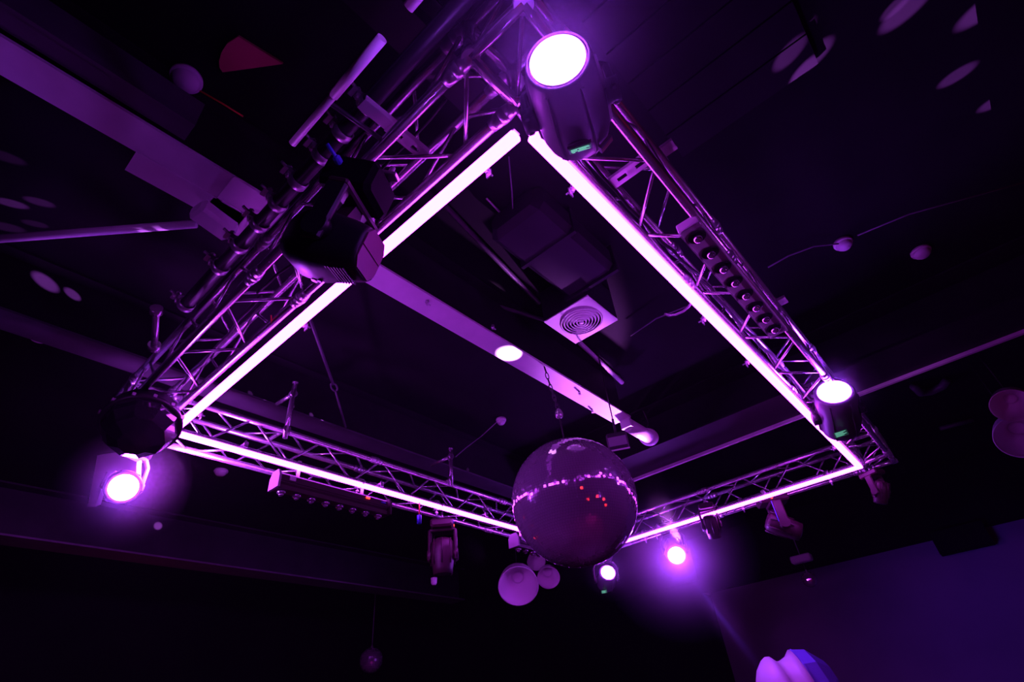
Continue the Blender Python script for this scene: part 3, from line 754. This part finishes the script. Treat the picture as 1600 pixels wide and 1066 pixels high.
for (px, py) in [(668, 470), (770, 508), (905, 612), (925, 640)]:
    q = at_z(px, py, ZB2); MB().tube((q.x - ox, q.y - 2.3875, 0), (q.x - ox, q.y - 2.3875, -.04), .012, 8).tube((q.x - ox - .02, q.y - 2.3875, -.03), (q.x - ox + .03, q.y - 2.3875, -.03), .006, 6).build('bolt', M_steel, b_)
# pipe-like stub at the far end of the pale beam
t = empty('tube_lamp', (5.15, 2.36, 2.70))
MB().tube((-.24, 0, 0), (.20, 0, 0), .075, 24).build('body', M_white, t)
MB().lathe([(.075, -.0), (.11, .01), (.115, .03), (.07, .04)], 28, Matrix.Translation((.20, 0, -.02)) @ Matrix.Rotation(.7, 4, 'Y')).build('end_disc', M_white, t)
MB().box((-.27, 0, .0), (.04, .12, .10)).build('socket', M_white, t)
tag(t, 'short white tube with a round end disc at the far end of the pale beam', 'lamp')
pts = [Vector((5.3, 2.33, 2.74)) + Vector((.05 * math.sin(a * 2.2), -.02 * a, .04 + .10 * a)) for a in [i * .25 for i in range(9)]]
line('loose_cable', pts, .006, M_cable, 'thin loop of cable above the round end disc', 'cable')
# small floodlight hung beside it
t = empty('floodlight', at_d(965, 690, 5.05), None)
mm_ = frame((-at_d(965, 690, 5.05)).normalized(), origin=at_d(965, 690, 5.05)); t.matrix_world = mm_
MB().cbox((0, 0, -.03), (.20, .17, .07), .015).build('housing', M_black, t)
MB().box((0, .005, .008), (.17, .085, .006)).build('front_glass', M_yoke, t)
MB().box((0, -.075, .012), (.20, .014, .012)).build('visor', M_white, t)
MB().tube((0, .08, -.03), (0, .22, -.03), .012, 8).build('hanger', M_blackmetal, t)
MB().tube((0, .2, -.03), mm_.inverted() @ (mm_ @ Vector((0, .2, -.03)) + Vector((0, 0, .80))), .006, 8).build('hanging_rod', M_cable, t)
tag(t, 'small square floodlight hanging under the far end of the pale beam', 'floodlight')

M2 = (M_beammid, M_beamdark)
beam('ceiling_beam', -2, 7.0, 4.42, 4.68, ZB2, CZ, M2, 'dim grey beam beyond the lower left truss, parallel to it')
beam('ceiling_beam', -7, 7.5, 7.6, 7.95, 2.2, 2.75, M2, 'dark far beam below the led battens at left')
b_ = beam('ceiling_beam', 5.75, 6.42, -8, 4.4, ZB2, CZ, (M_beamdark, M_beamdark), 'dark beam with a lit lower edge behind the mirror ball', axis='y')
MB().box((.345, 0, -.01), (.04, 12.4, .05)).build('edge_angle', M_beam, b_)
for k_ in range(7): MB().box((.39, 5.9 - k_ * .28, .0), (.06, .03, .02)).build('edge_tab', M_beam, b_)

beam('ceiling_beam', -6, 1.2, .9, 1.1, 2.85, CZ, (M_beamdark, M_beamdark), 'narrow dark beam at the top left above the red fan-shaped patch')
# side box running with the pale beam on the left
t = empty('cable_trough', (-2.9, 2.2, 2.78)); MB().box((0, 0, .1), (6.2, .12, .22)).build('tray', M_beammid, t); MB().box((0, -.07, .0), (6.2, .02, .05)).build('lip', M_beammid, t)
tag(t, 'grey cable trough beside the pale beam at the upper left', 'cable trough')

# ceiling boards at the top right
for k in range(5):
    x0 = 1.45 + k * .25
    struct(MB().box((x0 + .12, -.1, 3.27), (.238, .95, .03)).build('trim_%d' % (4 + k), M_ceil2))
# air diffuser with duct drop
def vent():
    z = 2.95; c = (at_z(852, 505, z) + at_z(918, 467, z) + at_z(963, 500, z) + at_z(900, 533, z)) / 4
    h = .225; t = empty('air_diffuser', c)
    MB().box((0, 0, .185), (2 * h + .02, 2 * h + .02, .33)).build('duct_box', M_duct, t)
    b = MB(); n = 48; r0 = h * .86
    for z_ in (0, .012):
        vs = [Vector((r0 * math.cos(2 * PI * i / n), r0 * math.sin(2 * PI * i / n), z_)) for i in range(n)]
        sq = []
        for i in range(n):
            a = 2 * PI * i / n; m_ = max(abs(math.cos(a)), abs(math.sin(a))); sq.append(Vector(((h + .012) * math.cos(a) / m_, (h + .012) * math.sin(a) / m_, z_)))
        b.add(vs + sq, [(i, (i + 1) % n, n + (i + 1) % n, n + i) for i in range(n)])
    b.build('face_plate', M_white, t)
    for k in range(7):
        r = r0 * (1 - k / 7.0)
        MB().lathe([(r - .002, .004 + k * .001), (r - .013, -.012 - k * .002), (r - .018, -.010 - k * .002), (r - .006, .010)], 48, cap0=False, cap1=False).build('ring', M_white, t)
    MB().lathe([(.022, -.02), (.012, -.026)], 24).build('centre_button', M_white, t)
    MB().lathe([(r0, .03), (.001, .031)], 32, cap0=False).build('damper', M_black, t)
    tag(t, 'square white air diffuser with round rings under a black duct', 'air vent')
    return c
vc = vent()
t = empty('air_duct', (vc.x - .74, vc.y - .30, 3.14)); MB().cbox((0, 0, 0), (1.0, .50, .26), .05).build('duct_body', M_duct, t)
MB().box((.48, 0, 0), (.03, .54, .29)).build('flange', M_duct, t); MB().box((-.1, 0, 0), (.03, .53, .28)).build('flange', M_duct, t)
tag(t, 'boxy black duct on the ceiling above the white air diffuser', 'duct')

def prod(name, a, b, r, m, label, cat, z0=None, grp=None):
    return line(name, [a, b], r, m, label, cat, grp, 10)
prod('pipe', at_z(686, 312, 3.27), at_z(842, 474, 3.27), .022, M_beammid, 'dim straight pipe on the ceiling from the upper left tube to the air diffuser', 'pipe')
prod('pipe', at_z(905, 535, 3.27), at_z(972, 598, 3.27), .025, M_beam, 'pale pipe running away from the near side of the air diffuser', 'pipe')
prod('pipe', at_z(760, 310, 3.285), at_z(832, 384, 3.285), .008, M_beam, 'thin bright rod on the ceiling left of the black duct', 'rod')
prod('pipe', at_z(776, 478, 3.27), at_z(850, 500, 3.27), .020, M_beammid, 'short pipe meeting the air diffuser from the left', 'pipe')
prod('pipe', at_z(-40, 376, 2.72), at_z(306, 350, 2.72), .026, M_beam, 'pale pipe running off the left edge from the end of the beam', 'pipe')
t = MB().cbox((0, 0, 0), (.24, .14, .10), .02, Matrix.Rotation(.2, 3, 'Z')).build('junction_box', M_beam); t.location = at_z(335, 345, 2.66); tag(t, 'pale junction box where the left pipe meets the beam end', 'box')
# stay rod with turnbuckle
def stay():
    a = at_z(478, 480, 2.9); b = at_z(522, 605, 2.9); c = at_z(540, 668, 2.75); t = empty('stay_rod', b); d = (b - a).normalized()
    MB().tube(a - b, -d * .05, .014, 10).build('upper_rod', M_beammid, t); MB().tube(d * .06, c - b, .011, 10).build('lower_rod', M_beammid, t)
    fr = frame(d); q = MB().path([fr @ Vector((.028 * math.cos(k), 0, .07 * math.sin(k))) for k in [2 * PI * i / 14 for i in range(14)]], .009, 8, True); q.build('turnbuckle', M_beammid, t)
    tag(t, 'stay rod with an oval turnbuckle, inside the left part of the rectangle', 'rod')
stay()
# ceiling discs
disc_m = None
discs = [(290, 125, .085, 'round white ceiling dome at the upper left, next to the red fan-shaped patch'), (63, 525, .10, 'round white ceiling dome at the far left, above the left corner lamp'),
         (345, 738, .085, 'small round ceiling dome just under the left end of the lower tube'), (783, 658, .062, 'small round ceiling dome left of the mirror ball top'),
         (1318, 382, .075, 'dim reddish round ceiling dome right of the upper right truss'), (1440, 395, .08, 'brighter half-shaded ceiling dome furthest right'), (425, 898, .07, 'pale greenish ceiling dome low on the left')]
for (px, py, r, lab) in discs:
    c = at_z(px, py, CZ - .03); t = empty('ceiling_dome', c)
    if disc_m is None:
        b1 = MB().lathe([(1, .3), (1.05, .12), (1.0, -.02), (.85, -.02)], 32); b2 = MB().lathe([(.86, .0), (.80, -.25), (.55, -.45), (.001, -.52)], 32, cap0=False)
        o1 = b1.build('rim', M_white, t); o2 = b2.build('cover', M_white, t); disc_m = (o1, o2)
    else:
        for q in disc_m: k = q.copy(); COL.objects.link(k); k.parent = t
    t.scale = (r, r, .1)
    tag(t, lab, 'ceiling fitting', 'round domes on the ceiling')
for (a, b, lab) in [((312, 142), (380, 182), 'thin reddish cable trailing from the upper left ceiling dome'), ((86, 534), (136, 550), 'thin reddish cable trailing from the far left ceiling dome')]:
    line('ceiling_cable', [at_z(*a, 3.27), at_z((a[0] + b[0]) / 2, (a[1] + b[1]) / 2 - 1, 3.26), at_z(*b, 3.27)], .006, M_redcable, lab, 'cable')
line('ceiling_cable', [at_z(776, 660, 3.2), at_z(752, 682, 3.2), at_z(728, 700, 3.1), at_z(712, 714, 2.9)], .006, M_cablelit, 'thin cable curving from the dome left of the mirror ball to the truss', 'cable')
line('ceiling_cable', [at_z(1200, 418, 3.2), at_z(1232, 400, 3.2), at_z(1272, 385, 3.2), at_z(1310, 381, 3.22)], .007, M_cablelit, 'thin cable from the reddish dome toward the upper right truss', 'cable')
line('ceiling_cable', [at_z(1340, 368, 3.22), at_z(1420, 335, 3.22), at_z(1600, 285, 3.22)], .006, M_cablelit, 'faint thin cable running off the right edge above the domes', 'cable')
line('ceiling_cable', [at_z(985, 525, 3.2), at_z(1025, 498, 3.2), at_z(1080, 476, 3.2)], .007, M_cablelit, 'thin ceiling cable between the air diffuser and the upper right tube', 'cable')
line('ceiling_cable', [at_z(795, 245, 3.15), at_z(800, 300, 3.15), at_z(804, 380, 3.15)], .005, M_cablelit, 'thin cable near the black duct at the top inside the rectangle', 'cable')
# flat red plate added in place of a reddish light patch
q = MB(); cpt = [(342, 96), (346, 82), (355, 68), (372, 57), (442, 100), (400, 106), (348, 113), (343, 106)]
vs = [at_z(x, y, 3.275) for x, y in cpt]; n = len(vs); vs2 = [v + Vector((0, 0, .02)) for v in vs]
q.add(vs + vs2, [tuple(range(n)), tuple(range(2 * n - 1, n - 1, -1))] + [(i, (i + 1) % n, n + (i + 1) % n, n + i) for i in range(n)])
o = q.build('red_light_patch', M_redpatch); tag(o, 'flat red fan-shaped plate standing in for a light patch on the upper left ceiling', 'panel')
# curved bracket and strip on the right ceiling
pts = [at_z(x, y, 3.245) for x, y in [(1428, 604), (1438, 614), (1455, 612), (1472, 604), (1480, 594)]]
line('curved_bracket', pts, .05, M_beammid, 'dim curved bracket on the ceiling at right', 'bracket', None, 10)
line('light_strip', [at_z(1468, 670, 3.26), at_z(1520, 656, 3.26)], .035, M_beammid, 'short dim straight strip on the ceiling at right, below the curved bracket', 'strip')

# ================================================================ BELL PENDANTS
def bell(px, py, d, r, label, axis=None, hole=.3, depth=1.1, grp='white bell-shaped pendants'):
    c = at_d(px, py, d); ax = axis if axis is not None else (-c.normalized() * .85 + Vector((0, 0, -1)) * .5).normalized()
    m = frame(ax, origin=c); t = empty('pendant_shade', m=m)
    D = r * depth
    MB().lathe([(r * .30, -D), (r * .62, -D * .93), (r * .88, -D * .6), (r * .98, -D * .2), (r, 0), (r * 1.02, .004), (r * .97, .004), (r * .93, -D * .25), (r * .80, -D * .6), (r * .5, -D * .85), (r * hole, -D * .88)], 36, cap0=True, cap1=False).build('shade', M_shade, t)
    MB().lathe([(r * hole, -D * .875), (r * hole, -D * .80), (r * hole * .7, -D * .79), (.001, -D * .80)], 24, cap0=False).build('lamp_socket', M_shade, t)
    MB().tube((0, 0, -D), (0, 0, -D - .05), r * .12, 12).build('neck', M_white, t)
    inv_ = m.inverted(); MB().tube(inv_ @ (c - ax * (D + .03)), inv_ @ Vector(((c - ax * (D + .03)).x, (c - ax * (D + .03)).y, CZ)), .006, 8).build('cord', M_cable, t)
    tag(t, label, 'pendant lamp', grp); return c
bell(810, 916, 7.6, .285, 'largest of the three pale bell shades below the mirror ball')
bell(838, 878, 8.4, .143, 'smallest of the three pale bell shades, tucked against the mirror ball', hole=.15)
bell(857, 903, 7.9, .167, 'middle-sized pale bell shade at the right of the three', hole=.4)
bell(1582, 634, 5.3, .175, 'upper of the two pale bell shades cut off by the right edge', axis=(-at_d(1582, 634, 5.6).normalized() * .6 + Vector((0, 0, -1)) * .5 - Vector(right) * .2).normalized())
bell(1598, 682, 5.9, .252, 'lower and larger of the two pale bell shades at the right edge')
# flared pendant at the bottom right
def flared():
    d = 6.0; a = at_d(1228, 1090, d); b = at_d(1228 + 91, 1090 - 42, d); ax = (b - a).normalized(); k = d / F
    m = frame(ax, up=tuple(-down), origin=a); t = empty('flared_lamp', m=m)
    pr = [(.01, -40), (30, -32), (46, -19), (55, -6), (57.5, 2), (56, 8), (50, 12), (46, 15), (45, 20), (47, 31), (53.5, 41)]
    MB().lathe([(r * k, z * k) for r, z in pr], 48, cap0=False).build('shade', M_white, t)
    MB().lathe([(54 * k, 41 * k), (54 * k, 43.5 * k)], 8, smooth=False, phase=.35).lathe([(53 * k, 43.5 * k), (46 * k, 62 * k), (22 * k, 80 * k)], 8, smooth=False, phase=.35).build('faceted_rim', M_bluerim, t)
    tag(t, 'white flared lamp with a blue faceted rim at the bottom right', 'lamp')
M_bluerim = mat('blue_rim', (0.25, 0.22, 0.85), 0.45)
flared()
# small bits at the bottom centre
t = empty('small_lantern', at_d(678, 909, 7.2)); MB().lathe([(.045, .045), (.04, -.02), (.025, -.045)], 12).build('body', M_shade, t); MB().tube((0, 0, .045), (0, 0, CZ - t.location.z), .004, 6).build('cord', M_cable, t); tag(t, 'tiny purple lantern below the downward dark magenta moving head', 'lantern')
t = empty('cable_plug', at_y(655, 812, 3.99)); MB().tube((0, 0, -.04), (0, 0, .04), .022, 12).build('plug_body', M_blue, t); MB().tube((0, 0, .04), (0, 0, .2), .006, 6).build('lead', M_redcable, t)
tag(t, 'blue cable plug dangling from the lower left tube', 'plug')

# ================================================================ CABLES ON THE TRUSSES
def sag(a, b, s, k=10, wob=.01, rnd=random):
    a = Vector(a); b = Vector(b); return [a.lerp(b, i / k) + Vector((rnd.uniform(-wob, wob), rnd.uniform(-wob, wob), -s * math.sin(PI * i / k))) for i in range(k + 1)]
line('power_cable', sag((.86, .9, 2.30), (.86, 2.5, 2.22), .06, 14), .008, M_cable, 'black cable bundle lying inside the upper left truss', 'cable')
line('power_cable', sag((.84, 2.4, 2.12), (.9, 3.9, 2.12), .05, 12), .009, M_cablelit, 'pale cable draped through the lower half of the upper left truss', 'cable')
line('power_cable', sag((1.2, .57, 2.14), (2.6, .565, 2.14), .05, 12), .009, M_cable, 'black cable draped inside the upper right truss by the top corner', 'cable')
line('power_cable', sag((2.6, .565, 2.14), (5.9, .55, 2.14), .04, 24, .015), .010, M_cablelit, 'pale cable running inside the far half of the upper right truss', 'cable')
line('power_cable', sag((1.0, 4.2, 2.12), (3.4, 4.2, 2.12), .05, 18, .015), .010, M_cablelit, 'pale cable running inside the left part of the lower left truss', 'cable')
line('power_cable', sag((3.4, 4.2, 2.1), (6.3, 4.2, 2.12), .05, 18, .015), .010, M_cable, 'black cable running inside the lower left truss behind the ball', 'cable')
line('red_lead', [(.93, 2.42, 2.04), (.98, 2.5, 2.03), (1.0, 2.56, 2.05)], .004, M_redcable, 'short bright red lead on the upper left truss, below the dark lamp head', 'cable')
pts = [Vector((2.62, .63, 2.05)) + Vector((.07 * math.sin(a), .03 + .09 * (1 - math.cos(a)), -.02 * math.sin(a * .5))) for a in [i * PI / 6 for i in range(7)]]
line('loose_loop', pts, .008, M_cablelit, 'small loop of pale cable poking in from the upper right tube', 'cable')

# ================================================================ LIGHT FROM THE LAMPS
for (L, Rr), e_ in zip(LP, (20, 24, 24, 85, 14)):
    lamp('lens_light', 'POINT', L + (L - Rr).normalized() * .035, e_, (.36, .06, 1.0), shadow_soft_size=.03)
L = LP[3][0]; lamp('beam_light', 'SPOT', L - Vector((0, 0, .05)) + (L - LP[3][1]).normalized() * .05, 700, (.15, .04, 1.0), aim=at_d(1215, 1080, 5.6), spot_size=.10, spot_blend=.8, shadow_soft_size=.01)
# specks the large mirror ball throws on ceiling, beams and pipes: each a narrow beam leaving the ball's surface
bc = Vector((BX, BY, BZ))
def speck(px, py, z, e=1.0, size=.035, colr=(.6, .12, 1.0)):
    tgt = at_z(px, py, z); d = (tgt - bc).normalized(); s = bc + d * (BR + .03); L_ = (tgt - s).length
    lamp('mirror_speck_light', 'SPOT', s, e, colr, aim=tgt, spot_size=size, spot_blend=.7, shadow_soft_size=.0)
for (px, py, z, e, sz_) in [(1415, 15, CZ, 30, .05), (1400, 10, CZ, 20, .03), (1545, 8, CZ, 40, .05), (1495, 118, CZ, 25, .035), (1560, 157, CZ, 30, .035), (1590, 78, CZ, 25, .035), (1272, 88, CZ, 22, .05), (1245, 60, CZ, 10, .05),
                        (18, 318, CZ, 50, .035), (62, 316, CZ, 25, .035), (8, 415, CZ, 60, .05), (48, 433, CZ, 50, .035), (10, 355, CZ, 20, .04), (55, 350, CZ, 15, .03), (35, 835, CZ, 60, .035),
                        (215, 354, 2.72, 40, .03), (242, 351, 2.72, 40, .025), (8, 245, CZ, 10, .04), (492, 646, ZB2, 60, .03), (512, 657, ZB2, 90, .035), (425, 626, ZB2, 60, .03), (740, 737, ZB2, 20, .04)]:
    speck(px, py, z, e * (200 if px > 1000 else 130) if z == CZ else e * 14, sz_ * (1 if px > 1000 else .62))
# bright patch on the pale beam
speck(796, 553, ZB2, 330, .30, (.7, .28, .85))
# a lamp on the lower right truss lights the far end of the pale beam
lamp('beam_end_light', 'SPOT', (6.35, 2.75, 1.78), 1500, (.55, .12, .85), aim=(4.6, 2.38, 2.75), spot_size=.46, spot_blend=.6, shadow_soft_size=.03)


# ================================================================ HAZE, with puffs added to imitate lens bloom around the lit lamps
def puff(c, r, dens, label, stretch=(1, 1, 1), rot=None):
    m = bpy.data.materials.new('haze'); m.use_nodes = True; nt = m.node_tree; nt.nodes.clear()
    out = nt.nodes.new('ShaderNodeOutputMaterial'); v = nt.nodes.new('ShaderNodeVolumeScatter'); v.inputs['Anisotropy'].default_value = 0.2
    tc = nt.nodes.new('ShaderNodeTexCoord'); ln = nt.nodes.new('ShaderNodeVectorMath'); ln.operation = 'DOT_PRODUCT'
    nt.links.new(tc.outputs['Object'], ln.inputs[0]); nt.links.new(tc.outputs['Object'], ln.inputs[1])
    a = nt.nodes.new('ShaderNodeMath'); a.operation = 'MULTIPLY'; a.inputs[1].default_value = -4.5; nt.links.new(ln.outputs['Value'], a.inputs[0])
    b = nt.nodes.new('ShaderNodeMath'); b.operation = 'EXPONENT'; nt.links.new(a.outputs[0], b.inputs[0])
    d = nt.nodes.new('ShaderNodeMath'); d.operation = 'MULTIPLY'; d.inputs[1].default_value = dens; nt.links.new(b.outputs[0], d.inputs[0])
    nt.links.new(d.outputs[0], v.inputs['Density']); nt.links.new(v.outputs[0], out.inputs['Volume'])
    m.cycles.volume_sampling = 'MULTIPLE_IMPORTANCE'
    ob = MB().lathe([(max(.0001, math.sin(PI * i / 12)), math.cos(PI * i / 12)) for i in range(13)], 20, cap0=False, cap1=False).build('haze', m)
    R_ = rot if rot is not None else Matrix.Identity(4)
    ob.matrix_world = Matrix.Translation(c) @ R_ @ Matrix.Diagonal((r * stretch[0], r * stretch[1], r * stretch[2], 1))
    tag(ob, label, 'haze', 'puffs of haze around the lit lamps', 'stuff')
puff((0.80, 0.32, 1.62), .62, .085, 'added haze puff imitating the lens bloom of the largest lit lamp')
puff((0.95, 4.22, 1.64), .40, .30, 'added haze puff imitating the lens bloom of the lit lamp under the left corner')
puff((4.45, .34, 1.99), .32, .16, 'added haze puff imitating the lens bloom of the lit lamp near the right corner')
puff((6.5, 2.9, 1.68), .95, .34, 'wide added haze puff imitating the lens bloom of the round lit lamp right of the mirror ball')
puff((6.6, 3.95, 1.72), .36, .2, 'added haze puff imitating the lens bloom of the small lit lamp under the mirror ball')
bm0 = LP[3][0]; bm1 = at_d(1215, 1080, 5.6); dd_ = (bm1 - bm0)
puff(bm0 + dd_ * .5, .22, .35, 'faint slanting beam of haze below the round lit lamp', stretch=(1, 1, dd_.length / .44), rot=frame(dd_))
